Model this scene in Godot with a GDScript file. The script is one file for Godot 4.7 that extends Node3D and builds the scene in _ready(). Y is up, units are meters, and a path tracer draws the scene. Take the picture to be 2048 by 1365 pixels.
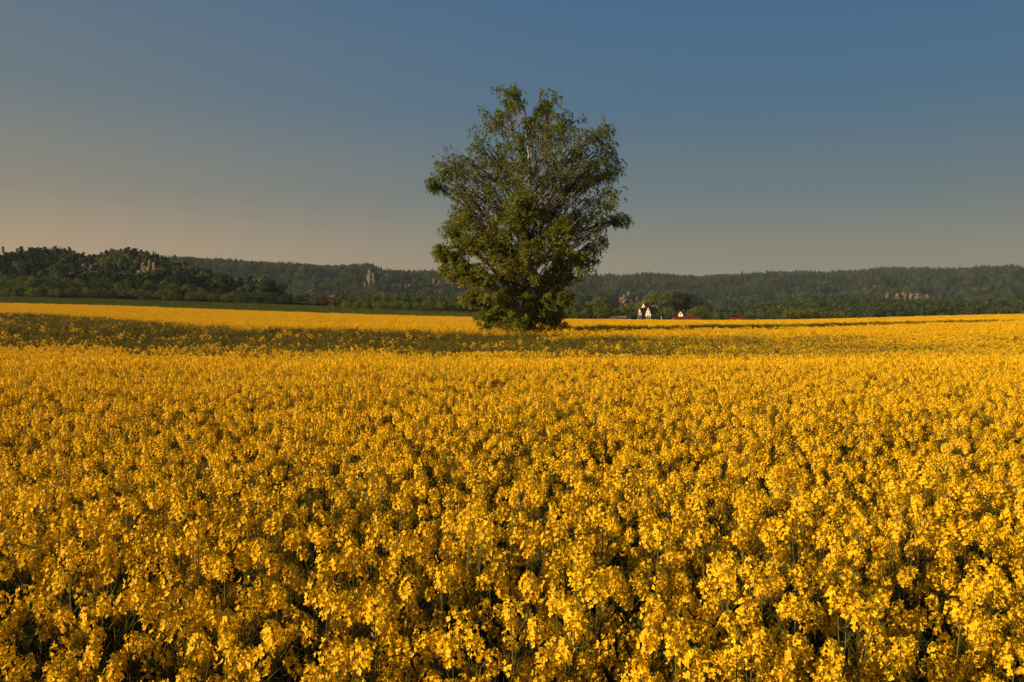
extends Node3D
# A rapeseed field at golden hour with one lone tree, wooded sandstone hills and a hamlet behind.

const F := 1593.0                     # focal length in photo pixels (2048 wide)
const EYE := 2.42
const CROP := 1.3                     # height of the crop
const PITCH := 1.528
const DS := [21.0, 31.0, 42.0, 56.0, 73.0, 105.0, 157.0, 228.0, 300.0, 410.0, 620.0, 1200.0, 6000.0]
const YS := [
	[722.0, 722.0, 722.0, 722.0, 722.0],
	[722.0, 722.0, 722.0, 722.0, 718.0],
	[700.0, 702.0, 705.0, 706.0, 702.0],
	[672.0, 676.0, 680.0, 682.0, 676.0],
	[648.0, 652.0, 656.0, 658.0, 652.0],
	[632.0, 640.0, 646.0, 647.0, 640.0],
	[616.0, 629.0, 640.0, 643.0, 635.0],
	[606.0, 621.0, 636.0, 641.0, 629.5],
	[599.0, 612.0, 632.0, 649.0, 642.0],
	[591.0, 605.0, 625.0, 656.0, 653.0],
	[589.0, 600.0, 620.0, 650.0, 648.0],
	[605.0, 608.0, 618.0, 636.0, 636.0],
	[620.0, 620.0, 625.0, 630.0, 630.0],
]
var GH := []                          # ground heights of the table above
var cam: Camera3D
var rng := RandomNumberGenerator.new()
var bump := FastNoiseLite.new()
var patch := FastNoiseLite.new()
var names := {}
var M := {}

# ------------------------------------------------------------------ mesh builder
class MB:
	var v := PackedVector3Array()
	var n := PackedVector3Array()
	var c := PackedColorArray()
	func tri(a: Vector3, b: Vector3, d: Vector3, col: Color) -> void:
		v.append(a); v.append(b); v.append(d)
		c.append(col); c.append(col); c.append(col)
	func quad(a: Vector3, b: Vector3, d: Vector3, e: Vector3, col: Color) -> void:
		tri(a, b, d, col); tri(a, d, e, col)
	func add(o: MB, t: Transform3D) -> void:
		for p in o.v: v.append(t * p)
		c.append_array(o.c)
	# a box between two corners, faces clockwise from outside
	func box(lo: Vector3, hi: Vector3, col: Color, t := Transform3D.IDENTITY) -> void:
		var p := []
		for k in 8: p.append(t * Vector3(hi.x if k & 1 else lo.x, hi.y if k & 2 else lo.y, hi.z if k & 4 else lo.z))
		for f in [[0, 2, 3, 1], [4, 5, 7, 6], [0, 4, 6, 2], [1, 3, 7, 5], [2, 6, 7, 3], [0, 1, 5, 4]]:
			quad(p[f[0]], p[f[3]], p[f[2]], p[f[1]], col)
	# a tapered tube along points, smooth normals
	func tube(pts: PackedVector3Array, rads: PackedFloat32Array, sides: int, col: Color) -> void:
		var rings := []
		var norms := []
		for i in pts.size():
			var d := (pts[mini(i + 1, pts.size() - 1)] - pts[maxi(i - 1, 0)]).normalized()
			var s := d.cross(Vector3.RIGHT if absf(d.x) < 0.8 else Vector3.FORWARD).normalized()
			var t := d.cross(s)
			var ring := PackedVector3Array()
			var nn := PackedVector3Array()
			for k in sides:
				var a := TAU * k / sides
				var q := s * cos(a) + t * sin(a)
				nn.append(q); ring.append(pts[i] + q * rads[i])
			rings.append(ring); norms.append(nn)
		for i in pts.size() - 1:
			for k in sides:
				var k2 := (k + 1) % sides
				for w in [[i, k], [i + 1, k2], [i, k2], [i, k], [i + 1, k], [i + 1, k2]]:
					v.append(rings[w[0]][w[1]]); n.append(norms[w[0]][w[1]]); c.append(col)
	func mesh(m: Material, into: ArrayMesh = null) -> ArrayMesh:
		var r := into if into else ArrayMesh.new()
		if v.is_empty(): return r
		var a := []
		a.resize(Mesh.ARRAY_MAX)
		a[Mesh.ARRAY_VERTEX] = v
		a[Mesh.ARRAY_COLOR] = c
		if n.size() == v.size(): a[Mesh.ARRAY_NORMAL] = n
		r.add_surface_from_arrays(Mesh.PRIMITIVE_TRIANGLES, a)
		r.surface_set_material(r.get_surface_count() - 1, m)
		return r

class Copies3D:                       # transforms and tints for one MultiMesh
	var f := PackedFloat32Array()
	func put(b: Basis, o: Vector3, col: Color) -> void:
		f.append_array(PackedFloat32Array([b.x.x, b.y.x, b.z.x, o.x, b.x.y, b.y.y, b.z.y, o.y, b.x.z, b.y.z, b.z.z, o.z, col.r, col.g, col.b, 1.0]))
	func make(mesh: Mesh) -> MultiMeshInstance3D:
		var mm := MultiMesh.new()
		mm.transform_format = MultiMesh.TRANSFORM_3D
		mm.use_colors = true
		mm.mesh = mesh
		mm.instance_count = f.size() / 16
		mm.buffer = f
		var o := MultiMeshInstance3D.new()
		o.multimesh = mm
		return o

# ------------------------------------------------------------------ scene helpers
func numbered(called: String) -> String:
	var k: int = names.get(called, 0)
	names[called] = k + 1
	return called if k == 0 else "%s_%03d" % [called, k]

func tag(o: Node, label: String, category := "", group := "", kind := "") -> Node:
	if label: o.set_meta("label", label)
	if category: o.set_meta("category", category)
	if group: o.set_meta("group", group)
	if kind: o.set_meta("kind", kind)
	return o

func thing(called: String, where: Vector3, turn := 0.0) -> Node3D:
	var o := Node3D.new()
	o.name = numbered(called)
	add_child(o, true)
	o.position = where
	o.rotation.y = turn
	return o

func part(called: String, mesh: Mesh, parent: Node, where := Vector3.ZERO) -> MeshInstance3D:
	var o := MeshInstance3D.new()
	o.name = called if parent != self else numbered(called)
	o.mesh = mesh
	parent.add_child(o, true)
	o.position = where
	return o

func mat(albedo: Color, rough := 0.8, spec := 0.3, back := Color.BLACK, vertex := true) -> StandardMaterial3D:
	var m := StandardMaterial3D.new()
	m.albedo_color = albedo.linear_to_srgb()
	m.roughness = rough
	m.metallic_specular = spec
	m.vertex_color_use_as_albedo = vertex
	m.cull_mode = BaseMaterial3D.CULL_DISABLED
	if back != Color.BLACK:
		m.backlight_enabled = true
		m.backlight = back.linear_to_srgb()
	return m

func nth(n: int) -> String:
	var ones := ["", "first", "second", "third", "fourth", "fifth", "sixth", "seventh", "eighth", "ninth", "tenth", "eleventh", "twelfth", "thirteenth", "fourteenth", "fifteenth", "sixteenth", "seventeenth", "eighteenth", "nineteenth"]
	var tens := ["", "", "twent", "thirt", "fort", "fift", "sixt", "sevent"]
	if n < 20: return ones[n]
	return tens[n / 10] + "ieth" if n % 10 == 0 else tens[n / 10] + "y-" + ones[n % 10]

func rnd(a: float, b: float) -> float: return rng.randf_range(a, b)

func at(px: float, py: float, d: float) -> Vector3:
	# the world point at depth d (metres along the ground) in the direction in which the photograph shows it
	var dir := cam.basis * Vector3((px - 1024.0) / F, -(py - 682.5) / F, -1.0)
	return cam.position + dir * (d / -dir.z)

func row(ys: Array, fx: float) -> float:
	var k := clampi(int(floor(fx)), 0, 3)
	var t := clampf(fx - k, 0.0, 1.0)
	var a: float = ys[maxi(k - 1, 0)]
	var b: float = ys[k]
	var c: float = ys[k + 1]
	var e: float = ys[mini(k + 2, 4)]
	return b + 0.5 * t * (c - a + t * (2.0 * a - 5.0 * b + 4.0 * c - e + t * (3.0 * (b - c) + e - a)))

func ground(x: float, z: float) -> float:
	var d := -z
	var g := 0.0
	if d > 10.0:
		var fx := clampf((x / d * F + 1024.0) / 512.0, 0.0, 4.0)
		if d <= DS[0]:
			g = 0.0
		else:
			var k := 0
			while k < DS.size() - 2 and DS[k + 1] < d: k += 1
			var t := clampf((d - DS[k]) / (DS[k + 1] - DS[k]), 0.0, 1.0)
			var h1 := row(GH[k], fx)
			var h2 := row(GH[k + 1], fx)
			var s1: float = (h2 - row(GH[maxi(k - 1, 0)], fx)) / (DS[k + 1] - DS[maxi(k - 1, 0)])
			var s2: float = (row(GH[mini(k + 2, DS.size() - 1)], fx) - h1) / (DS[mini(k + 2, DS.size() - 1)] - DS[k])
			var w: float = DS[k + 1] - DS[k]
			var t2 := t * t
			var t3 := t2 * t
			g = h1 * (2 * t3 - 3 * t2 + 1) + s1 * w * (t3 - 2 * t2 + t) + h2 * (3 * t2 - 2 * t3) + s2 * w * (t3 - t2)
	return g + bump.get_noise_2d(x, z) * 0.09 * clampf(absf(d) / 12.0, 0.3, 1.0)

func field_end(px: float) -> float: return 225.0 + 5.0 * sin(px * 0.006)

# how green the crop is, with the band's shade painted in, 0 to 1
func green_and_shade(x: float, z: float) -> float:
	var d := -z
	var fx := clampf((x / maxf(d, 1.0) * F + 1024.0) / 2048.0, -0.3, 1.3)
	var lo := lerpf(47.0, 36.0, fx) + patch.get_noise_2d(x * 2.0, z * 2.0) * 5.0
	var hi := lerpf(lerpf(132.0, 76.0, smoothstep(-0.02, 0.27, fx)), 60.0, smoothstep(0.2, 0.95, fx)) + patch.get_noise_2d(x * 1.2 + 50.0, z * 1.2) * 9.0 + patch.get_noise_2d(x * 6.0, z * 6.0 + 30.0) * 6.0
	var g := smoothstep(lo - 16.0, lo + 9.0, d) * (1.0 - smoothstep(hi - 6.0, hi + 4.0, d))
	g *= 1.04 + 0.35 * patch.get_noise_2d(x * 3.0 + 9.0, z * 5.0)
	g *= 1.0 - 0.35 * smoothstep(0.8, 1.05, fx)
	return g

# ------------------------------------------------------------------ setting up
func _ready() -> void:
	rng.seed = 20240519
	bump.seed = 3; bump.frequency = 0.12; bump.fractal_octaves = 3
	patch.seed = 9; patch.frequency = 0.05; patch.fractal_octaves = 3
	for k in DS.size():
		var r := []
		for y in YS[k]: r.append(EYE - CROP - 0.1 - (y - 640.0) / F * DS[k])
		if k == 0: r = [0.0, 0.0, 0.0, 0.0, 0.0]
		GH.append(r)

	cam = Camera3D.new()
	cam.name = "camera"
	cam.fov = 46.39
	cam.near = 0.05
	cam.far = 12000.0
	cam.position = Vector3(0, EYE, 0)
	cam.rotation_degrees.x = -PITCH
	add_child(cam)
	cam.current = true

	var env := Environment.new()
	env.background_mode = Environment.BG_SKY
	env.tonemap_mode = Environment.TONE_MAPPER_LINEAR
	env.tonemap_exposure = 1.6
	var sky := Sky.new()
	var sm := PanoramaSkyMaterial.new()
	sm.panorama = ImageTexture.create_from_image(sky_image())
	sm.energy_multiplier = 0.51
	sky.sky_material = sm
	env.sky = sky
	env.sdfgi_enabled = true
	env.ssao_enabled = true
	env.ssil_enabled = true
	env.fog_enabled = true
	env.fog_density = 0.00006
	env.fog_light_color = Color(0.70, 0.79, 0.90)
	var we := WorldEnvironment.new()
	we.name = "world_environment"
	we.environment = env
	add_child(we)

	var sun := DirectionalLight3D.new()
	sun.name = "sun"
	sun.light_color = Color(1.0, 0.84, 0.62)
	sun.light_energy = 1.6
	sun.light_angular_distance = 0.5
	sun.shadow_enabled = true
	var towards := Vector3(-0.90, 0.0, 0.44).normalized() * cos(deg_to_rad(16.0)) + Vector3.UP * sin(deg_to_rad(16.0))
	add_child(sun)
	sun.look_at_from_position(Vector3.ZERO, -towards)

	materials()
	terrain()
	hills()
	far_trees()
	hamlet()
	lone_tree()
	crop()

func sky_image() -> Image:
	var w := 512
	var h := 512
	var im := Image.create(w, h, false, Image.FORMAT_RGBF)
	# by elevation (degrees): linear colours far from the sun and on the sun's side
	var el := [0.0, 4.0, 9.0, 15.0, 23.0, 40.0, 90.0]
	var cool := [Color8(160, 150, 130), Color8(147, 144, 126), Color8(112, 130, 137), Color8(84, 120, 148), Color8(69, 113, 154), Color8(50, 94, 146), Color8(38, 77, 128)]
	var warm := [Color8(224, 186, 142), Color8(206, 174, 134), Color8(158, 150, 131), Color8(124, 135, 138), Color8(104, 124, 145), Color8(80, 110, 146), Color8(38, 77, 128)]
	var azi := deg_to_rad(-116.0)
	for y in h:
		var e := 90.0 - (y + 0.5) / h * 180.0
		var k := 0
		var ee := clampf(e, 0.0, 89.9)
		while el[k + 1] < ee: k += 1
		var t: float = (ee - el[k]) / (el[k + 1] - el[k])
		t = t * t * (3.0 - 2.0 * t) * 0.35 + t * 0.65
		var a: Color = cool[k].srgb_to_linear().lerp(cool[k + 1].srgb_to_linear(), t)
		var b: Color = warm[k].srgb_to_linear().lerp(warm[k + 1].srgb_to_linear(), t)
		for x in w:
			var th := (x + 0.5) / w * TAU
			var near := pow(clampf(0.5 + 0.5 * cos(th - azi), 0.0, 1.0), 1.0)
			var q := smoothstep(0.08, 0.78, near)
			var c := a.lerp(b, q)
			if e < 0.0: c = c.lerp(Color(0.10, 0.09, 0.04), smoothstep(0.0, -8.0, e))
			im.set_pixel(x, y, c)
	return im

func materials() -> void:
	M.petal = mat(Color.WHITE, 0.5, 0.32, Color(0.55, 0.5, 0.4))
	M.green = mat(Color.WHITE, 0.6, 0.35, Color(0.3, 0.3, 0.15))
	M.leaf = mat(Color.WHITE, 0.6, 0.3, Color(0.7, 0.75, 0.35))
	M.needle = mat(Color.WHITE, 0.8, 0.2, Color(0.12, 0.12, 0.08))
	M.bark = mat(Color.WHITE, 0.9, 0.2)
	M.flat = mat(Color.WHITE, 0.85, 0.25)
	var n := FastNoiseLite.new()
	n.seed = 4; n.frequency = 0.02; n.fractal_octaves = 5
	var ramp := Gradient.new()
	ramp.set_color(0, Color(0.10, 0.085, 0.05)); ramp.set_color(1, Color(0.22, 0.2, 0.10))
	M.soil = mat(Color(0.9, 0.9, 0.9), 1.0, 0.0)
	M.soil.albedo_texture = noise_tex(n, ramp, 512)
	M.soil.uv1_triplanar = true
	M.soil.uv1_world_triplanar = true
	M.soil.uv1_scale = Vector3.ONE * 0.31
	var r2 := Gradient.new()
	r2.set_color(0, Color(0.10, 0.12, 0.05)); r2.set_color(1, Color(0.22, 0.23, 0.10))
	M.turf = mat(Color(0.9, 0.9, 0.9), 1.0, 0.0, Color.BLACK, false)
	M.turf.albedo_texture = noise_tex(n, r2, 512)
	M.turf.uv1_triplanar = true
	M.turf.uv1_world_triplanar = true
	M.turf.uv1_scale = Vector3.ONE * 0.013
	var n3 := FastNoiseLite.new()
	n3.seed = 8; n3.frequency = 0.03; n3.fractal_octaves = 5
	var r3 := Gradient.new()
	r3.set_color(0, Color(0.19, 0.18, 0.16)); r3.add_point(0.5, Color(0.40, 0.375, 0.32)); r3.set_color(2, Color(0.60, 0.57, 0.49))
	M.rock = mat(Color(1, 1, 1), 0.95, 0.1, Color.BLACK, false)
	M.rock.albedo_texture = noise_tex(n3, r3, 512)
	M.rock.uv1_triplanar = true
	M.rock.uv1_scale = Vector3(0.05, 0.12, 0.05)

func noise_tex(n: FastNoiseLite, ramp: Gradient, size: int) -> NoiseTexture2D:
	var t := NoiseTexture2D.new()
	t.width = size; t.height = size
	t.seamless = true
	t.noise = n
	t.color_ramp = ramp
	return t

# ------------------------------------------------------------------ ground and hills
func grid_mesh(pts: Array, m: Material) -> ArrayMesh:
	var st := SurfaceTool.new()
	st.begin(Mesh.PRIMITIVE_TRIANGLES)
	st.set_smooth_group(0)
	var w: int = pts[0].size()
	for r in pts:
		for p in r:
			if m.vertex_color_use_as_albedo: st.set_color(Color.WHITE.lerp(Color(0.34, 0.5, 0.3), smoothstep(200.0, 260.0, -p.z)))
			st.add_vertex(p)
	for j in pts.size() - 1:
		for i in w - 1:
			var a := j * w + i
			for k in [a, a + w, a + 1, a + 1, a + w, a + w + 1]: st.add_index(k)
	st.generate_normals()
	st.set_material(m)
	return st.commit()

func terrain() -> void:
	var pts := []
	var zs := [60.0, 20.0, 5.0, 0.0, -4.0, -8.0, -12.0, -16.0, -20.0]
	var d := 20.0
	while d < 5200.0:
		d *= 1.055
		zs.append(-d)
	for z in zs:
		var r := []
		for i in 91:
			var u := -1.35 + 2.7 * i / 90.0
			var x := u * maxf(30.0, absf(z) + 25.0)
			r.append(Vector3(x, ground(x, z), z))
		pts.append(r)
	var o := part("ground", grid_mesh(pts, M.soil), self)
	tag(o, "soil of the rolling field between the plants", "", "", "structure")

func hill_grid(px0: float, px1: float, cols: int, tops: Array, foot: float, d0: float, d1: float, d2: float, rows: int, rough: float, n: FastNoiseLite) -> Array:
	var pts := []
	for j in rows + 1:
		var v := float(j) / rows
		var r := []
		for i in cols + 1:
			var px := lerpf(px0, px1, float(i) / cols)
			var top := profile(tops, px)
			var wob := n.get_noise_1d(px * 0.9) * (d1 - d0) * 0.18
			var d := lerpf(d0 + wob, d1 + wob * 0.5, v / 0.75) if v < 0.75 else lerpf(d1 + wob * 0.5, d2, (v - 0.75) / 0.25)
			var lo := at(px, foot, d0).y
			var hi := at(px, top, d1).y
			var p := at(px, 640.0, d)
			var s := clampf(v / 0.75, 0.0, 1.0)
			s = s * s * (3.0 - 2.0 * s) * 0.6 + s * 0.4
			p.y = lerpf(lo - 2.0, hi, s)
			if v > 0.75: p.y = lerpf(hi, hi - (hi - lo) * 0.7, (v - 0.75) / 0.25)
			p.y += n.get_noise_2d(p.x, p.z) * rough * sin(PI * clampf(v / 0.75, 0.0, 1.0))
			if j == 0: p.y -= 60.0           # the slope goes on under the ground
			r.append(p)
		pts.append(r)
	return pts

func profile(t: Array, px: float) -> float:
	for k in range(0, t.size() - 2, 2):
		if px <= t[k + 2]:
			return lerpf(t[k + 1], t[k + 3], clampf((px - t[k]) / (t[k + 2] - t[k]), 0.0, 1.0))
	return t[t.size() - 1]

func on_grid(pts: Array, u: float, v: float) -> Vector3:
	var j := u * (pts.size() - 1)
	var i: float = v * (pts[0].size() - 1)
	var j0 := mini(int(j), pts.size() - 2)
	var i0 := mini(int(i), pts[0].size() - 2)
	var a: Vector3 = pts[j0][i0].lerp(pts[j0][i0 + 1], i - i0)
	var b: Vector3 = pts[j0 + 1][i0].lerp(pts[j0 + 1][i0 + 1], i - i0)
	return a.lerp(b, j - j0)

func wood_mass(called: String, label: String, pts: Array, spacing: float, meshes: Array, share: Array, tints: Array, size: float, keep: Callable, seed_at: int) -> Node3D:
	var root := thing(called, Vector3.ZERO)
	tag(root, label, "woodland", "", "stuff")
	var sets := []
	for m in meshes: sets.append(Copies3D.new())
	var n := FastNoiseLite.new()
	n.seed = seed_at; n.frequency = 1.0 / (spacing * 14.0); n.fractal_octaves = 3
	# lay trees down over the slope, cell by cell, so that each gets about spacing x spacing metres
	for j in pts.size() - 1:
		for i in pts[0].size() - 1:
			var a: Vector3 = pts[j][i]
			var area: float = (pts[j][i + 1] - a).cross(pts[j + 1][i] - a).length()
			var want: float = area / (spacing * spacing)
			var count := int(want) + (1 if rng.randf() < want - floor(want) else 0)
			for k in count:
				var u: float = (j + rng.randf()) / (pts.size() - 1)
				var v: float = (i + rng.randf()) / (pts[0].size() - 1)
				var p := on_grid(pts, u, v)
				if not keep.call(u, v, p): continue
				var q := n.get_noise_2d(p.x, p.z) * 0.9 + rnd(-0.35, 0.35)
				var which := 0
				var acc := 0.0
				for s in share.size():
					acc += share[s]
					if (q + 0.9) / 1.8 <= acc:
						which = s
						break
					which = s
				var tone: Array = tints[which]
				var col: Color = tone[0].lerp(tone[1], clampf(0.5 + n.get_noise_2d(p.z * 2.3, p.x * 2.3) * 0.7 + rnd(-0.4, 0.4), 0.0, 1.0))
				var s := size * rnd(0.7, 1.2)
				sets[which].put(Basis(Vector3.UP, rnd(0, TAU)).scaled(Vector3(s * rnd(0.85, 1.2), s, s * rnd(0.85, 1.2))), p - Vector3.UP * 0.5, col)
	for k in meshes.size():
		if sets[k].f.is_empty(): continue
		var o: MultiMeshInstance3D = sets[k].make(meshes[k])
		o.name = "tree_mass"
		o.set_meta("kind", "stuff")
		root.add_child(o, true)
	return root

# unit-ish trees of about 14 m: broadleaf with clumped crown, spruce, pine
func leaf_clump(b: MB, p: Vector3, s: float, out: Vector3, col: Color) -> void:
	var nn := (out + Vector3(rnd(-1, 1), rnd(-1, 1), rnd(-1, 1)) * 0.9).normalized()
	var a := nn.cross(Vector3(rnd(-1, 1), rnd(-1, 1), rnd(-1, 1))).normalized()
	var c := nn.cross(a)
	var k := rnd(0.6, 1.25) * s
	b.tri(p - a * k - c * k * 0.5, p + a * k * rnd(0.5, 1.0) - c * k * 0.7, p + c * k + nn * k * 0.25, col)

func crown(b: MB, lobes: Array, n: int, s: float, tone: float) -> void:
	var total := 0.0
	for l in lobes: total += l[1].x * l[1].y + l[1].y * l[1].z
	for l in lobes:
		var r: Vector3 = l[1]
		var m := int(n * (r.x * r.y + r.y * r.z) / total)
		var lt := rnd(0.85, 1.15) * tone
		for k in m:
			var dir := Vector3(rnd(-1, 1), rnd(-1, 1), rnd(-1, 1))
			while dir.length() > 1.0 or dir.length() < 0.1: dir = Vector3(rnd(-1, 1), rnd(-1, 1), rnd(-1, 1))
			dir = dir.normalized()
			if dir.y < -0.55 and rng.randf() < 0.7: continue
			var e := pow(rng.randf(), 0.35) * rnd(0.88, 1.1)
			var t := lt * rnd(0.75, 1.25)
			leaf_clump(b, l[0] + r * dir * e, s, dir, Color(t, t, t))

func broadleaf(seed_at: int, n: int, s: float, height := 14.0, width := 9.0, lobes_n := 9) -> Array:
	rng.seed = seed_at
	var b := MB.new()
	var lobes := []
	for k in lobes_n:
		var f := (k + 0.5) / lobes_n
		var y := height * lerpf(0.26, 0.86, f)
		var spread := width * 0.5 * sin(PI * clampf(0.18 + 0.74 * f, 0.0, 1.0)) * 0.62
		var ang := k * 2.4 + rnd(-0.5, 0.5)
		var r := width * rnd(0.2, 0.29)
		lobes.append([Vector3(cos(ang) * spread, y, sin(ang) * spread), Vector3(r, r * rnd(0.75, 1.0), r)])
	crown(b, lobes, n, s, 1.0)
	var tr := MB.new()
	tr.tube(PackedVector3Array([Vector3(0, -1, 0), Vector3(0.1, height * 0.25, 0), Vector3(0, height * 0.62, 0.1)]), PackedFloat32Array([height * 0.028, height * 0.02, height * 0.008]), 5, Color(0.07, 0.055, 0.04))
	for l in lobes.slice(0, 6):
		tr.tube(PackedVector3Array([Vector3(0, l[0].y * 0.55, 0), l[0].lerp(Vector3(0, l[0].y, 0), 0.4), l[0]]), PackedFloat32Array([height * 0.011, height * 0.007, height * 0.003]), 4, Color(0.07, 0.055, 0.04))
	return [b, tr]

func spruce(seed_at: int, n: int, s: float, height := 16.0, width := 5.5) -> Array:
	rng.seed = seed_at
	var b := MB.new()
	for k in n:
		var f := pow(rng.randf(), 1.25)
		var tier := floorf(f * 9.0) / 9.0
		var r := width * 0.5 * (1.0 - f) * (0.65 + 0.5 * (1.0 - (f - tier) * 9.0)) + 0.15
		var a := rnd(0, TAU)
		var e := sqrt(rnd(0.3, 1.0))
		var p := Vector3(cos(a) * r * e, height * (0.1 + 0.9 * f), sin(a) * r * e)
		var t := rnd(0.7, 1.3)
		leaf_clump(b, p, s * lerpf(1.0, 0.5, f), Vector3(cos(a), -0.1, sin(a)), Color(t, t, t))
	var tr := MB.new()
	tr.tube(PackedVector3Array([Vector3(0, -1, 0), Vector3(0, height * 0.5, 0), Vector3(0, height * 0.98, 0)]), PackedFloat32Array([0.25, 0.16, 0.03]), 5, Color(0.08, 0.06, 0.045))
	return [b, tr]

func pine(seed_at: int, n: int, s: float, height := 15.0) -> Array:
	rng.seed = seed_at
	var b := MB.new()
	var tr := MB.new()
	var lean := Vector3(rnd(-0.8, 0.8), 0, rnd(-0.8, 0.8))
	tr.tube(PackedVector3Array([Vector3(0, -1, 0), Vector3(0, height * 0.5, 0) + lean * 0.5, Vector3(0, height * 0.95, 0) + lean]), PackedFloat32Array([0.26, 0.2, 0.06]), 5, Color(0.16, 0.085, 0.045))
	var lobes := []
	for k in 8:
		var f := (k + 0.5) / 8.0
		var a := k * 2.4 + rnd(-0.6, 0.6)
		var sp := rnd(0.7, 2.6) * (1.15 - f)
		var p := Vector3(cos(a) * sp, height * lerpf(0.42, 0.97, f), sin(a) * sp) + lean * f
		lobes.append([p, Vector3(rnd(1.2, 2.0) * (1.25 - 0.5 * f), rnd(0.5, 0.85), rnd(1.2, 2.0) * (1.25 - 0.5 * f))])
		tr.tube(PackedVector3Array([Vector3(0, p.y - 0.9, 0) + lean * f, p]), PackedFloat32Array([0.1, 0.04]), 4, Color(0.16, 0.085, 0.045))
	crown(b, lobes, n, s, 1.0)
	return [b, tr]

func one_mesh(pair: Array, leafy: Material) -> ArrayMesh:
	return pair[1].mesh(M.bark, pair[0].mesh(leafy))

const SPRING := [Color(0.090, 0.135, 0.018), Color(0.144, 0.177, 0.027)]
const DEEP := [Color(0.041, 0.075, 0.016), Color(0.072, 0.109, 0.022)]
const CONIFER := [Color(0.014, 0.026, 0.013), Color(0.026, 0.04, 0.018)]
const TAWNY := [Color(0.085, 0.06, 0.022), Color(0.10, 0.085, 0.03)]

var hn := FastNoiseLite.new()
var left_hill := []
var mid_ridge := []
var right_ridge := []

func hills() -> void:
	hn.seed = 21; hn.frequency = 0.008; hn.fractal_octaves = 4
	left_hill = hill_grid(-1100, 560, 110, [-1100, 545, -700, 525, -260, 520, 0, 536, 60, 530, 140, 530, 180, 548, 205, 540, 250, 528, 305, 540, 345, 560, 400, 574, 440, 586, 475, 604, 560, 610], 594, 480, 690, 900, 26, 7.0, hn)
	tag(part("hill", grid_mesh(left_hill, M.turf), self), "nearest wooded sandstone hill, left", "", "", "structure")
	mid_ridge = hill_grid(150, 1230, 110, [150, 524, 330, 526, 450, 529, 560, 537, 640, 542, 700, 540, 738, 539, 762, 550, 800, 550, 870, 552, 920, 556, 1000, 562, 1100, 572, 1230, 600], 600, 1350, 1800, 2500, 28, 22.0, hn)
	tag(part("hill", grid_mesh(mid_ridge, M.turf), self), "middle wooded ridge with rock faces", "", "", "structure")
	right_ridge = hill_grid(820, 2800, 140, [820, 560, 900, 560, 1150, 563, 1300, 560, 1390, 562, 1500, 558, 1640, 553, 1755, 547, 1785, 544, 1850, 547, 1900, 549, 1930, 547, 2048, 544, 2420, 540, 2800, 545], 622, 1500, 2500, 3300, 30, 40.0, hn)
	tag(part("hill", grid_mesh(right_ridge, M.turf), self), "far hazy wooded ridge on the right", "", "", "structure")
	var low := hill_grid(1430, 2700, 80, [1430, 642, 1500, 632, 1560, 625, 1640, 618, 1700, 616, 1760, 622, 1850, 620, 1950, 623, 2048, 620, 2300, 615], 645, 640, 900, 1200, 16, 5.0, hn)
	tag(part("hill", grid_mesh(low, M.turf), self), "low wooded rise behind the field, right", "", "", "structure")

	var bl := one_mesh(broadleaf(31, 520, 0.62), M.leaf)
	var bl2 := one_mesh(broadleaf(32, 520, 0.62, 13.0, 10.0, 8), M.leaf)
	var sp := one_mesh(spruce(33, 420, 0.62), M.needle)
	var pn := one_mesh(pine(34, 420, 0.5), M.needle)
	var far_bl := one_mesh(broadleaf(35, 260, 0.95), M.leaf)
	var far_sp := one_mesh(spruce(36, 220, 0.9), M.needle)
	rng.seed = 50
	wood_mass("woodland", "mixed spring-green and dark pine wood covering the near left hill", left_hill, 6.6, [sp, pn, bl, bl2], [0.2, 0.28, 0.28, 0.24], [CONIFER, CONIFER, DEEP, SPRING], 0.95, func(u, _v, _p): return u < 0.9, 51)
	wood_mass("woodland", "dark wood covering the middle ridge left of the lone tree", mid_ridge, 8.5, [far_sp, far_bl, far_bl], [0.42, 0.38, 0.2], [CONIFER, DEEP, SPRING], 1.0,
		func(u, v, _p): return u < 0.85 and not (u > 0.7 and v > 0.565 and v < 0.72), 52)
	wood_mass("woodland", "hazy blue-green wood covering the far right ridge", right_ridge, 11.0, [far_sp, far_bl, far_bl], [0.5, 0.36, 0.14], [CONIFER, DEEP, SPRING], 1.15, func(u, _v, _p): return u < 0.82, 53)
	wood_mass("woodland", "dark green wood on the low rise behind the right of the field", low, 7.0, [sp, bl, bl2], [0.3, 0.5, 0.2], [CONIFER, DEEP, SPRING], 0.9, func(u, _v, _p): return u < 0.9, 54)
	rocks()

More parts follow.
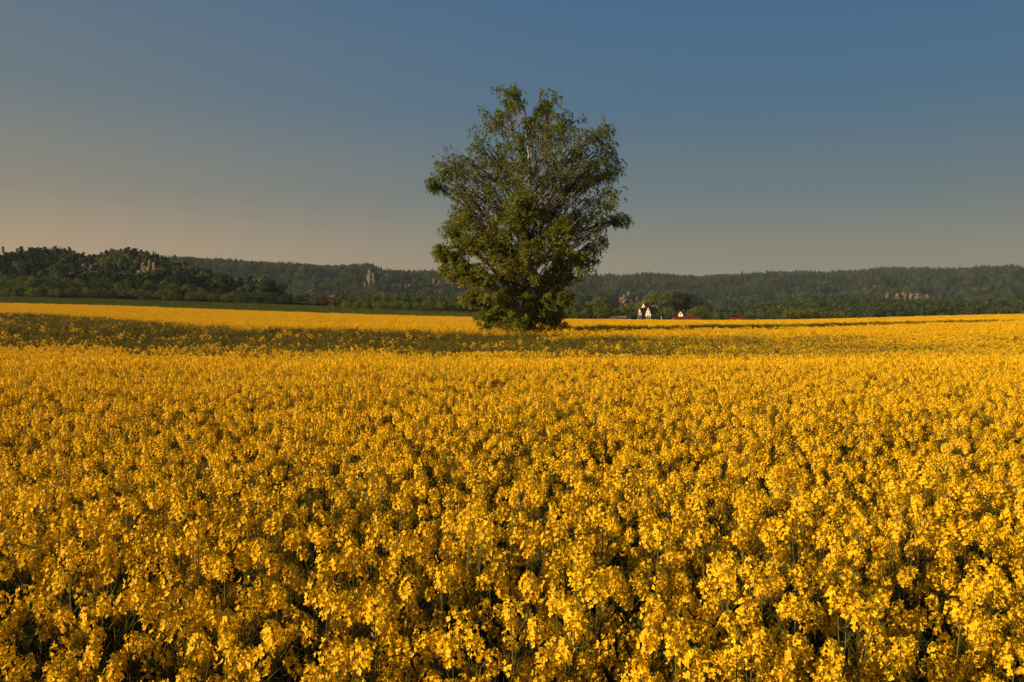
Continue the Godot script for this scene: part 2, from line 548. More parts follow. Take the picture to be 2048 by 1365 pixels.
func rock_tower(b: MB, base: Vector3, r: float, h: float, seed_at: int) -> void:
	# a stack of cracked sandstone beds, each with a ledge of its own
	var n := FastNoiseLite.new()
	n.seed = seed_at; n.frequency = 0.35; n.fractal_octaves = 3
	var beds := int(rnd(4, 7))
	var y := 0.0
	var shift := Vector3.ZERO
	for j in beds:
		var t := h / beds * rnd(0.7, 1.3)
		if j == beds - 1: t = maxf(h - y, h * 0.08)
		var q := r * rnd(0.72, 1.12) * (1.12 - 0.4 * y / h)
		shift += Vector3(rnd(-1, 1), 0, rnd(-1, 1)) * r * 0.14
		var sides := 9
		var rings := []
		for e in [[0.0, 0.9], [0.12, 1.0], [0.55, 1.02], [0.86, 0.97], [1.0, 0.8]]:
			var ring := []
			for k in sides:
				var a := TAU * (k + 0.3 * sin(seed_at + k * 7.0)) / sides
				var crag: float = 1.0 + n.get_noise_3d(cos(a) * 4.0, y + e[0] * 2.0, sin(a) * 4.0) * 0.9
				ring.append(base + shift + Vector3(cos(a) * q * e[1] * crag, y + t * e[0] + n.get_noise_2d(k * 5.0, j * 9.0) * t * 0.25, sin(a) * q * 0.85 * e[1] * crag))
			rings.append(ring)
		for i in rings.size() - 1:
			for k in sides:
				var k2 := (k + 1) % sides
				b.quad(rings[i][k], rings[i][k2], rings[i + 1][k2], rings[i + 1][k], Color.WHITE)
		var top := base + shift + Vector3.UP * (y + t * 1.02)
		for k in sides: b.tri(rings[4][k], rings[4][(k + 1) % sides], top, Color.WHITE)
		y += t * 0.96

func outcrop(label: String, d: float, towers: Array) -> void:
	# towers: pixel x, top y, base y, width in pixels
	var first: Array = towers[0]
	var foot := at(first[0], first[2], d)
	var o := thing("rock_outcrop", foot)
	tag(o, label, "rock")
	var k := 0
	for t in towers:
		var b := MB.new()
		var p := at(t[0], t[2], d + rnd(-0.01, 0.01) * d)
		var h: float = (t[2] - t[1]) * d / F
		rock_tower(b, p - foot, t[3] * d / F * 0.5, h, int(t[0]) + k)
		part("rock_tower", b.mesh(M.rock), o)
		k += 1

func rocks() -> void:
	rng.seed = 61
	outcrop("pale sandstone crag among pines below the near left hill's top", 572, [[288, 524, 545, 12], [300, 521, 548, 12], [311, 525, 552, 10], [279, 541, 566, 12], [291, 543, 572, 12], [270, 549, 570, 10], [302, 556, 572, 9], [254, 548, 566, 12], [243, 546, 562, 10]])
	outcrop("sandstone boulders on the right flank of the near left hill", 566, [[342, 545, 560, 9], [350, 548, 566, 9], [358, 556, 574, 9], [336, 556, 572, 8]])
	outcrop("scattered low ledges in the middle of the near left hill", 560, [[262, 560, 572, 8], [274, 566, 576, 7], [286, 562, 574, 6], [318, 560, 570, 7], [330, 564, 574, 6], [246, 566, 574, 6]])
	outcrop("small grey crag on the left part of the near hill", 590, [[168, 528, 545, 12], [184, 530, 548, 12], [194, 526, 540, 10], [176, 539, 552, 9]])
	outcrop("tall sandstone pillar at the end of the middle ridge", 1560, [[740, 541, 588, 9], [748, 546, 591, 8], [735, 552, 588, 7], [755, 574, 592, 7], [729, 566, 586, 8]])
	outcrop("cream rock face between the pillar and the lone tree", 1500, [[812, 572, 592, 8], [820, 569, 592, 9], [828, 576, 593, 7], [804, 576, 590, 7]])
	outcrop("pale rock needles on the middle ridge beside the lone tree", 1500, [[880, 562, 592, 8], [887, 572, 593, 7], [874, 570, 590, 6], [868, 556, 574, 6]])
	outcrop("low rock band in the wood of the middle ridge", 1500, [[586, 572, 582, 9], [598, 570, 582, 10], [608, 573, 583, 8]])
	outcrop("tall grey rock needles behind the white houses", 1300, [[1257, 583, 612, 7], [1262, 588, 611, 9], [1269, 586, 612, 6], [1249, 590, 608, 10], [1243, 595, 606, 9], [1274, 594, 609, 7], [1254, 597, 611, 9]])
	outcrop("pale broken rock wall on the far right ridge", 1560, [[1796, 587, 599, 11], [1810, 585, 601, 12], [1822, 588, 602, 10], [1836, 587, 600, 9], [1856, 590, 600, 9], [1775, 585, 597, 7], [1846, 594, 602, 8]])
	outcrop("small pale rock at the foot of the ridge left of the hamlet", 1400, [[1152, 589, 596, 6], [1158, 588, 596, 5]])

# ------------------------------------------------------------------ single trees behind the field
var protos := {}

func proto(kind: String, variant: int) -> Array:
	var key := kind + str(variant)
	if not protos.has(key):
		var keep := rng.state
		var pair: Array
		match kind:
			"broadleaf_tree": pair = broadleaf(100 + variant, 1500, 0.36, 14.0, [9.0, 10.5, 8.0, 11.5][variant % 4], 10 + variant % 3)
			"shrub": pair = broadleaf(120 + variant, 900, 0.34, 8.0, 9.5, 8)
			"spruce_tree": pair = spruce(140 + variant, 1300, 0.36)
			_: pair = pine(160 + variant, 1200, 0.32)
		var leafy: Material = M.leaf if kind in ["broadleaf_tree", "shrub"] else M.needle
		protos[key] = [pair[0], pair[1].mesh(M.bark), leafy, {}]
		rng.state = keep
	return protos[key]

func tinted(p: Array, col: Color) -> ArrayMesh:
	var key := col.to_html()
	if not p[3].has(key):
		var b := MB.new()
		b.v = p[0].v
		for c in p[0].c: b.c.append(Color(c.r * col.r, c.g * col.g, c.b * col.b))
		p[3][key] = b.mesh(p[2])
	return p[3][key]

# a tree whose foot and top the photograph shows at these pixels
func far_tree(kind: String, variant: int, px: float, top: float, foot: float, d: float, col: Color, label: String, group := "", wide := 1.0) -> void:
	var p := proto(kind, variant)
	var where := at(px, foot, d)
	var full := {"broadleaf_tree": 13.8, "shrub": 8.0, "spruce_tree": 16.0, "pine_tree": 15.2}
	var s: float = (at(px, top, d).y - where.y) / full[kind]
	var o := thing(kind, where, rnd(0, TAU))
	tag(o, label, "shrub" if kind == "shrub" else "tree", group)
	var tr := part("trunk", p[1], o)
	var cr := part("crown", tinted(p, col), o)
	for q in [tr, cr]: q.scale = Vector3(s * wide, s, s * wide)

func far_trees() -> void:
	rng.seed = 71
	var lime := Color(0.156, 0.192, 0.027)
	var olive := Color(0.120, 0.151, 0.023)
	var moss := Color(0.078, 0.125, 0.020)
	var dark := Color(0.03, 0.05, 0.018)
	var tawny := Color(0.12, 0.088, 0.032)
	# pines on the skyline of the near left hill
	var crest := [[6, 493, 512], [22, 504, 522], [33, 498, 520], [43, 494, 520], [58, 501, 522], [68, 499, 522], [80, 495, 522], [90, 494, 522], [100, 503, 524], [110, 492, 520], [120, 498, 522], [130, 497, 522], [137, 493, 520], [147, 503, 526], [157, 506, 530], [166, 512, 535], [180, 508, 534], [190, 510, 535],
		[204, 505, 530], [213, 500, 528], [222, 497, 526], [230, 501, 526], [240, 498, 526], [250, 496, 524], [258, 494, 524], [266, 497, 526], [276, 503, 528], [286, 504, 530], [296, 505, 532], [306, 508, 536], [316, 516, 542], [326, 522, 548], [338, 530, 556]]
	for c in crest:
		far_tree("pine_tree", int(c[0]) % 4, c[0], c[1] - rnd(0, 3), c[2] + 6, 676, Color(0.022, 0.034, 0.016).lerp(Color(0.034, 0.044, 0.018), rng.randf()), "dark pine on the near left hill's skyline, %s from its left end" % nth(crest.find(c) + 1), "pines along the top of the left hill", 1.05)
	# pale green trees part way up the hill
	var up := 0
	for c in [[52, 532, 556], [88, 524, 552], [104, 536, 560], [134, 540, 566], [206, 512, 540], [216, 516, 544], [242, 514, 544], [120, 545, 570], [150, 546, 572], [160, 549, 574]]:
		up += 1
		far_tree("broadleaf_tree", int(c[0]) % 4, c[0], c[1], c[2], 600, olive.lerp(lime, rng.randf() * 0.7), ["leftmost pale tree half way up the near left hill", "pale slender tree below the first pines of the near left hill", "pale tree left of the grey crag, below its top", "pale tree just under the left end of the grey crag", "pale tree right of the grey crag, high on the slope", "pale tree high up beside the wooded saddle of the left hill", "highest pale tree left of the sandstone crag", "lower pale tree under the pines of the near left hill", "lower pale tree right below the grey crag", "lowest pale tree right of the grey crag's foot"][up - 1], "pale trees on the slope of the left hill")
	# the row at the hill's foot
	var x := -20.0
	var n_row := 0
	while x < 470.0:
		n_row += 1
		var tall := rnd(22, 44) * lerpf(1.0, 0.6, clampf((x - 250.0) / 220.0, 0.0, 1.0))
		var foot := 591.0 + maxf(0.0, x - 260.0) * 0.055
		var kind := "spruce_tree" if rng.randf() < 0.12 else "broadleaf_tree"
		var tone := rng.randf()
		var col := dark if kind == "spruce_tree" else (dark.lerp(moss, rnd(0, 1)) if tone < 0.6 else olive.lerp(lime, rnd(0, 1.2)) if tone < 0.9 else tawny.lerp(olive, 0.5))
		var what := "dark spruce, %s from the left in the row under the left hill" % nth(n_row) if kind == "spruce_tree" else "mossy green tree, %s from the left in the row under the left hill" % nth(n_row) if tone < 0.6 else "light green tree, %s from the left in the row under the left hill" % nth(n_row) if tone < 0.9 else "tawny budding tree, %s from the left in the row under the left hill" % nth(n_row)
		far_tree(kind, rng.randi() % 4, x, foot - tall, foot, rnd(440, 480), col, what, "trees along the foot of the left hill")
		x += rnd(7, 13)
	x = -15.0
	n_row = 0
	while x < 500.0:
		n_row += 1
		var foot := 592.0 + maxf(0.0, x - 260.0) * 0.06
		far_tree("shrub", rng.randi() % 3, x, foot - rnd(7, 18), foot + 3.0, rnd(405, 425), dark.lerp(lime, rnd(0.1, 0.8)), "low green bush, %s from the left along the field edge" % nth(n_row), "bushes along the field edge under the left hill")
		x += rnd(8, 15)
	# dark trees between hill and tree line
	for k in 15:
		var px := 478.0 + k * 10.5 + rnd(-3, 3)
		far_tree("broadleaf_tree", k % 4, px, 584 + rnd(-2, 6), 611, rnd(420, 450), dark.lerp(moss, rnd(0, 0.8)), "dark green tree, %s to the right of the left hill's foot" % nth(k + 1), "dark trees right of the left hill")
	# tawny clump and the green line up to the lone tree
	for c in [[629, 589, 613], [641, 587, 613], [653, 590, 613], [664, 593, 614], [672, 592, 616], [681, 590, 616]]:
		far_tree("broadleaf_tree", int(c[0]) % 4, c[0], c[1], c[2], 380, tawny.lerp(olive, rnd(0, 0.4)), "rust-tinged budding tree, %s from the left in its clump" % nth([629, 641, 653, 664, 672, 681].find(c[0]) + 1), "tawny clump at the field edge", 1.1)
	for k in 22:
		var px := 676.0 + k * 11.6 + rnd(-3, 3)
		var tone := rng.randf()
		far_tree("broadleaf_tree", k % 4, px, 590 + rnd(-5, 6), 618, rnd(385, 410), (moss.lerp(olive, tone) if k % 5 else tawny.lerp(olive, 0.5)), "%s tree, %s from the left in the low line before the lone tree" % ["green" if k % 5 else "tawny green", nth(k + 1)], "low tree line left of the lone tree", 1.1)
	for k in 24:
		far_tree("shrub", k % 3, 690.0 + k * 10.4 + rnd(-3, 3), 603 + rnd(-3, 5), 621, rnd(350, 370), moss.lerp(lime, rnd(0.0, 0.7)), "rounded green bush, %s from the left before the low tree line" % nth(k + 1), "bushes in front of the low tree line", 1.05)
	# right of the lone tree, before the hamlet
	for c in [[1140, 600, 640, 0.3], [1152, 596, 640, 0.2], [1163, 606, 640, 0.5], [1176, 600, 640, 0.4], [1188, 597, 640, 0.3], [1199, 590, 640, 0.9], [1209, 599, 640, 0.6], [1219, 603, 640, 0.3], [1229, 606, 640, 0.3], [1240, 606, 640, 0.1]]:
		far_tree("broadleaf_tree", int(c[0]) % 4, c[0], c[1], c[2], 470, moss.lerp(lime, c[3] * 0.7), "%s tree, %s to the right of the lone tree" % ["bright green" if c[3] > 0.55 else "mid green", nth([1140, 1152, 1163, 1176, 1188, 1199, 1209, 1219, 1229, 1240].find(c[0]) + 1)], "trees left of the hamlet", 1.05)
	for c in [[1150, 622], [1170, 619], [1196, 615], [1208, 612], [1232, 615], [1246, 610], [1262, 612]]:
		far_tree("shrub", int(c[0]) % 3, c[0], c[1], 642, 450, moss.lerp(olive, rnd(0.2, 0.9)), "green field-edge bush, %s to the right of the lone tree" % nth([1150, 1170, 1196, 1208, 1232, 1246, 1262].find(c[0]) + 1), "bushes left of the hamlet")
	far_tree("broadleaf_tree", 1, 1277, 602, 640, 580, lime, "small bright yellow-green tree beside the red-roofed white house")
	far_tree("broadleaf_tree", 2, 1256, 606, 640, 590, tawny.lerp(olive, 0.4), "brownish budding tree left of the yellow-green tree")
	# the grove behind the houses, sunlit left and shaded right put into the tints
	for c in [[1300, 587, 0.5], [1312, 580, 0.75], [1325, 581, 0.55], [1338, 578, 0.65], [1350, 580, 0.2], [1362, 581, 0.1], [1374, 584, 0.05], [1386, 586, 0.0], [1396, 592, 0.0], [1330, 592, 0.4], [1345, 594, 0.3], [1318, 598, 0.8], [1306, 602, 0.7], [1297, 594, 0.9]]:
		far_tree("broadleaf_tree", int(c[0]) % 4, c[0], c[1], 646, 640 - (20.0 if c[1] > 590 else 0.0) + rnd(-8, 8), dark.lerp(lime, clampf(c[2] * 1.15, 0, 1)), "%s tree, %s from the left in the grove behind the houses" % ["sunlit-tinted green" if c[2] > 0.45 else "shade-tinted green", nth([1297, 1300, 1306, 1312, 1318, 1325, 1330, 1338, 1345, 1350, 1362, 1374, 1386, 1396].find(c[0]) + 1)], "grove behind the houses", 1.15)
	far_tree("spruce_tree", 0, 1412, 598, 642, 610, dark, "dark conifer at the right end of the grove", "", 1.6)
	far_tree("spruce_tree", 1, 1420, 604, 642, 600, dark, "shorter dark conifer rightmost beside the grove", "", 1.7)
	for c in [[1272, 628], [1284, 629], [1296, 631], [1308, 629], [1318, 624], [1328, 627]]:
		far_tree("shrub", int(c[0]) % 3, c[0], c[1], 645, 480, dark.lerp(moss, rnd(0, 0.6)), "dark low bush, %s from the left before the white houses" % nth([1272, 1284, 1296, 1308, 1318, 1328].find(c[0]) + 1), "bushes before the houses")
	for c in [[1332, 620], [1342, 616], [1384, 618], [1394, 614], [1404, 613], [1413, 618]]:
		far_tree("shrub", int(c[0]) % 3, c[0], c[1], 642, 500, olive.lerp(lime, rnd(0, 0.6)), "light green bush, %s from the left before the dark grove" % nth([1332, 1342, 1384, 1394, 1404, 1413].find(c[0]) + 1), "bushes in front of the grove")
	for k in 9:
		far_tree("shrub", k % 3, 1434.0 + k * 15.0 + rnd(-4, 4), 626 + rnd(-3, 3), 645, 560, moss.lerp(olive, rnd(0, 1)), "dull green bush, %s right of the grove below the wooded rise" % nth(k + 1), "bushes below the rise")
	for c in [[1576, 619], [1590, 622], [1604, 618], [1618, 617], [1632, 619], [1646, 622], [1666, 622], [1680, 623]]:
		far_tree("shrub", int(c[0]) % 3, c[0], c[1], 642, 430, olive.lerp(lime, rnd(0.1, 0.6)), "yellow-green bush, %s from the left at the right field's far edge" % nth([1576, 1590, 1604, 1618, 1632, 1646, 1666, 1680].find(c[0]) + 1), "yellow-green bushes behind the right field", 1.2)
	# scattered tiny trees on the bare plateau
	for c in [[768, 541], [778, 543], [800, 543], [808, 542], [826, 543], [846, 545], [862, 545], [884, 543], [890, 542], [897, 544]]:
		far_tree("broadleaf_tree", int(c[0]) % 4, c[0], c[1], 551, 1800, dark, "tiny tree, %s from the left on the bare plateau of the ridge" % nth([768, 778, 800, 808, 826, 846, 862, 884, 890, 897].find(c[0]) + 1), "trees on the plateau")

# ------------------------------------------------------------------ the hamlet
# a gabled house: local +Z is the direction its gable faces; w across the gable, l along the ridge
func house(called: String, label: String, where: Vector3, turn: float, w: float, l: float, eave: float, ridge: float, wall: Color, roof: Color, windows: Array, chimney := true, category := "house") -> void:
	var o := thing(called, where, turn)
	tag(o, label, category)
	var b := MB.new()
	var hw := w * 0.5
	var hl := l * 0.5
	for s in [1.0, -1.0]:
		var z: float = hl * s
		b.quad(Vector3(-hw * s, -6, z), Vector3(-hw * s, eave, z), Vector3(hw * s, eave, z), Vector3(hw * s, -6, z), wall)
		b.tri(Vector3(-hw * s, eave, z), Vector3(0, ridge, z), Vector3(hw * s, eave, z), wall)
		b.quad(Vector3(hw * s, -6, z), Vector3(hw * s, eave, z), Vector3(hw * s, eave, -z), Vector3(hw * s, -6, -z), wall)
	part("wall", b.mesh(M.flat), o)
	var slope := Vector2(hw, ridge - eave).normalized()
	for s in [1.0, -1.0]:
		var r := MB.new()
		var t := Transform3D(Basis(Vector3(slope.x * s, -slope.y, 0), Vector3(slope.y * s, slope.x, 0) , Vector3(0, 0, s)), Vector3(0, ridge + 0.05, 0))
		var run := Vector2(hw, ridge - eave).length() + 0.5
		# boards of tile courses, each one stepped a little under the next
		var courses := 9
		for k in courses:
			var x0 := run * k / courses
			var x1 := run * (k + 1) / courses + 0.06
			var tone: float = 1.0 + 0.14 * sin(k * 5.1 + s)
			r.box(Vector3(x0, 0.02 + 0.025 * (k % 2), -hl - 0.4), Vector3(x1, 0.2 + 0.025 * (k % 2), hl + 0.4), Color(roof.r * tone, roof.g * tone, roof.b * tone), t)
		part("roof", r.mesh(M.flat), o)
	if chimney:
		var c := MB.new()
		c.box(Vector3(-0.35, ridge - 1.2, -hl * 0.3 - 0.35), Vector3(0.35, ridge + 1.0, -hl * 0.3 + 0.35), Color(0.25, 0.12, 0.08))
		part("chimney", c.mesh(M.flat), o)
	for q in windows:                                   # x, y on the gable, or with a third value on the long side
		var m := MB.new()
		var f := MB.new()
		if q.size() == 2:
			m.box(Vector3(q[0] - 0.42, q[1], hl - 0.05), Vector3(q[0] + 0.42, q[1] + 1.15, hl + 0.02), Color(0.02, 0.025, 0.03))
			f.box(Vector3(q[0] - 0.55, q[1] - 0.12, hl - 0.05), Vector3(q[0] + 0.55, q[1] - 0.003, hl + 0.1), Color(0.3, 0.28, 0.25))
		else:
			m.box(Vector3(hw - 0.05, q[1], q[2] - 0.5), Vector3(hw + 0.02, q[1] + 1.2, q[2] + 0.5), Color(0.02, 0.025, 0.03))
			f.box(Vector3(hw - 0.05, q[1] - 0.12, q[2] - 0.6), Vector3(hw + 0.1, q[1] - 0.003, q[2] + 0.6), Color(0.3, 0.28, 0.25))
		var win := part("window", m.mesh(mat(Color.WHITE, 0.15, 0.5)), o)
		part("sill", f.mesh(M.flat), win)

func hamlet() -> void:
	rng.seed = 81
	var white := Color(0.62, 0.58, 0.52)
	var dk := Color(0.06, 0.035, 0.025)
	var turn := atan2(-0.86, 0.5)
	house("white_house", "small white gabled house with brown roof, left of the two white gables", at(1286, 631, 552), turn, 5.2, 5.6, 0.6, 5.0, white, dk, [[-0.9, 1.3], [0.9, 1.3]])
	house("white_house", "white house with tall gable and dark roof, right of the two", at(1304, 632, 545), turn, 5.6, 6.4, 1.5, 6.0, white, Color(0.05, 0.035, 0.03), [[0.0, 3.2], [-1.1, 1.2], [1.1, 1.2], [2.8, -0.2, -1.0]])
	house("tall_house", "tall house with orange-red hipped roof above the two white gables", at(1291, 622, 568), turn + 0.15, 4.2, 4.0, 1.6, 5.6, white, Color(0.33, 0.09, 0.035), [[0.0, 0.4]], true)
	house("orange_roofed_house", "low house with pale orange roof in front of the grove", at(1308, 621, 562), turn - 0.9, 3.2, 4.2, 0.9, 2.3, white, Color(0.42, 0.2, 0.09), [])
	house("cream_house", "cream gabled house with grey roof in front of the dark grove", at(1366, 634, 548), atan2(-0.75, 0.66), 4.0, 5.0, 1.6, 3.9, Color(0.6, 0.52, 0.36), Color(0.09, 0.10, 0.10), [[0.0, 1.6]])
	house("round_roofed_hut", "small dark hut behind the tawny clump", at(666, 600, 450), 0.9, 3.4, 4.4, 0.9, 2.7, Color(0.1, 0.08, 0.07), Color(0.07, 0.05, 0.04), [], false, "hut")
	house("distant_white_house", "tiny white house high on the far right ridge", at(1393, 563.5, 2380), -0.6, 7, 9, 3, 6, white, Color(0.25, 0.12, 0.08), [])
	barn("red_barn", "long red-roofed barn at the field edge before the grove", at(1372, 646, 300), 9.4, 3.4, 1.6, 2.55)
	barn("red_shed", "low red-roofed shed showing over the field's far edge", at(1476, 646, 300), 5.0, 3.0, 1.5, 2.2)
	# flat-roofed shed at the left
	var o := thing("flat_roofed_shed", at(1238, 641, 430))
	tag(o, "dark flat-roofed shed with pale roof left of the white houses", "shed")
	var b := MB.new()
	b.box(Vector3(-4.2, -3, -2), Vector3(3.6, 1.8, 2), Color(0.10, 0.085, 0.075))
	part("wall", b.mesh(M.flat), o)
	b = MB.new()
	b.box(Vector3(-0.4, 1.803, -2.3), Vector3(4.0, 2.05, 2.3), Color(0.5, 0.42, 0.34))
	part("roof", b.mesh(M.flat), o)
	b = MB.new()
	b.box(Vector3(-4.5, 1.803, -2.3), Vector3(-0.403, 2.0, 2.3), Color(0.2, 0.17, 0.16))
	part("roof", b.mesh(M.flat), o)
	# a pale marker post in the far field edge
	o = thing("marker_post", at(1323, 643.5, 240))
	tag(o, "thin pale post standing at the field's far edge before the hamlet", "post")
	b = MB.new()
	b.tube(PackedVector3Array([Vector3(0, -1.2, 0), Vector3(0, 1.5, 0)]), PackedFloat32Array([0.08, 0.08]), 8, Color(0.62, 0.6, 0.55))
	part("pole", b.mesh(M.flat), o)
	b = MB.new()
	b.tube(PackedVector3Array([Vector3(0, 1.5, 0), Vector3(0, 1.56, 0)]), PackedFloat32Array([0.1, 0.03]), 8, Color(0.3, 0.29, 0.28))
	part("cap", b.mesh(M.flat), o)

func barn(called: String, label: String, where: Vector3, l: float, w: float, eave: float, ridge: float) -> void:
	var red := Color(0.16, 0.03, 0.024)
	where.y -= 0.4
	house(called, label, where, PI / 2 + 0.12, w, l, eave, ridge, Color(0.22, 0.05, 0.04), red, [], false, "barn")

# ------------------------------------------------------------------ the lone tree: a birch with a bushy tree grown into its foot
func bezier(a: Vector3, b: Vector3, c: Vector3, t: float) -> Vector3:
	return a.lerp(b, t).lerp(b.lerp(c, t), t)

func spray_mesh(seed_at: int, count: int, length: float, leaf: float, hang: float) -> ArrayMesh:
	rng.seed = seed_at
	var b := MB.new()
	var tip := Vector3(length * (1.0 - hang) * 0.8, -length * hang, 0)
	var mid := Vector3(length * 0.35, length * 0.05, 0)
	for k in 3:
		var a := bezier(Vector3.ZERO, mid, tip, k / 3.0)
		var c := bezier(Vector3.ZERO, mid, tip, (k + 1) / 3.0)
		var w := Vector3(0, 0.005, 0.005)
		b.quad(a - w, a + w, c + w * 0.7, c - w * 0.7, Color(0.9, 0.55, 1.2))
	for k in count:
		var p := bezier(Vector3.ZERO, mid, tip, (k + 0.6) / count)
		var side := Vector3(rnd(-0.3, 0.5), rnd(-0.9, 0.3) - hang * 0.4, rnd(-1, 1)).normalized()
		var cross := side.cross(Vector3(rnd(-1, 1), rnd(0.2, 1), rnd(-1, 1))).normalized()
		var s := leaf * rnd(0.7, 1.25)
		var t := rnd(0.75, 1.25)
		var stalk := p + side * s * 0.4
		var q := stalk + side * s * 0.45
		var e := stalk + side * s
		var fold := side.cross(cross) * s * 0.1
		var col := Color(t * rnd(0.92, 1.08), t, t)
		b.tri(stalk, q - cross * s * 0.45 + fold, e, col)
		b.tri(stalk, e, q + cross * s * 0.45 + fold, col)
	return b.mesh(M.leaf)

func grow(o: Node3D, stem: Array, lobes: Array, k_px: float, axis: Vector2, bark: Color, sets: Array, per: int, tint: Array, hang: float, reach: float, seed_at: int) -> void:
	# stem: points of the trunk in local metres; lobes: pixel x, y, rx, ry of each clump of the crown
	rng.seed = seed_at
	for l in lobes:
		for copy in 2:
			var dx: float = (l[0] - axis.x) * k_px
			var dy: float = (axis.y - l[1]) * k_px
			var deep: float = sqrt(maxf(0.0, reach * reach - dx * dx)) * 0.75 * clampf(1.25 - absf(dy - 12.0) / 16.0, 0.25, 1.0)
			var z := deep * (rnd(0.1, 1.0) if copy == 0 else rnd(-1.0, -0.1))
			var r := Vector3(l[2] * k_px, l[3] * k_px, (l[2] + l[3]) * 0.55 * k_px) * 0.92
			var c := Vector3(dx, dy, z)
			# where the limb leaves the trunk
			var side := Vector2(dx, z).length()
			var low := clampf(dy - side * rnd(0.35, 1.1) - 1.5, 1.2, stem[stem.size() - 1].y - 0.3)
			var a: Vector3 = stem[0]
			for q in stem.size() - 1:
				if stem[q + 1].y >= low:
					a = stem[q].lerp(stem[q + 1], clampf((low - stem[q].y) / (stem[q + 1].y - stem[q].y), 0, 1))
					break
			var ctrl := Vector3(lerpf(a.x, c.x, 0.42), lerpf(a.y, c.y, 0.66), lerpf(a.z, c.z, 0.42)) + Vector3(rnd(-1.2, 1.2), side * rnd(-0.1, 0.25), rnd(-1.2, 1.2))
			var len := a.distance_to(c)
			var mb := MB.new()
			var pts := PackedVector3Array()
			var rad := PackedFloat32Array()
			var r0 := 0.026 + 0.0056 * len
			var crook := rng.randi()
			var bend := FastNoiseLite.new()
			bend.seed = crook % 10000; bend.frequency = 0.9
			for q in 11:
				var t := q / 10.0
				pts.append(bezier(a, ctrl, c, t) + Vector3(bend.get_noise_1d(t * 4.0), bend.get_noise_1d(t * 4.0 + 40.0), bend.get_noise_1d(t * 4.0 + 80.0)) * 1.1 * sin(PI * t))
				rad.append(lerpf(r0, 0.022, pow(t, 0.8)))
			mb.tube(pts, rad, 6, bark)
			for w in 11:
				var t0 := rnd(0.3, 1.0)
				var s := bezier(a, ctrl, c, t0)
				var dir := Vector3(rnd(-1, 1), rnd(-1, 1), rnd(-1, 1))
				while dir.length() > 1.0: dir = Vector3(rnd(-1, 1), rnd(-1, 1), rnd(-1, 1))
				var e := c + r * dir.normalized() * pow(dir.length(), 0.55)
				var cc := s.lerp(e, 0.5) + Vector3(0, s.distance_to(e) * rnd(0.05, 0.3), 0)
				var bp := PackedVector3Array()
				var br := PackedFloat32Array()
				for q in 5:
					bp.append(bezier(s, cc, e, q / 4.0)); br.append(lerpf(0.02 + 0.005 * s.distance_to(e), 0.008, q / 4.0))
				mb.tube(bp, br, 4, bark.lerp(Color(0.05, 0.035, 0.03), 0.7))
				for q in int(per * 1.3):
					var t := 1.06 - 0.7 * pow(rng.randf(), 1.9)
					var p := bezier(s, cc, e, t) + Vector3(rnd(-1, 1), rnd(-1, 1), rnd(-1, 1)) * 0.22
					var out := Vector3(p.x, 0, p.z)
					var yaw := atan2(-out.z, out.x) + rnd(-1.6, 1.6)
					var b := Basis(Vector3.UP, yaw) * Basis(Vector3.RIGHT, rnd(-0.5, 0.5)) * Basis(Vector3.BACK, rnd(-0.5, 0.6) - hang * 0.2)
					var f := rng.randf()
					sets[rng.randi() % sets.size()].put(b.scaled(Vector3.ONE * rnd(0.7, 1.2)), p, tint[0].lerp(tint[1], f))
			for q in int(per * 1.3):
				var t := rnd(0.35, 1.0)
				var p := bezier(a, ctrl, c, t) + Vector3(rnd(-1, 1), rnd(-1, 1), rnd(-1, 1)) * 0.5
				sets[rng.randi() % sets.size()].put((Basis(Vector3.UP, rnd(0, TAU)) * Basis(Vector3.RIGHT, rnd(-0.5, 0.5))).scaled(Vector3.ONE * rnd(0.7, 1.2)), p, tint[0].lerp(tint[1], rng.randf()))
			part("limb", mb.mesh(M.bark), o)

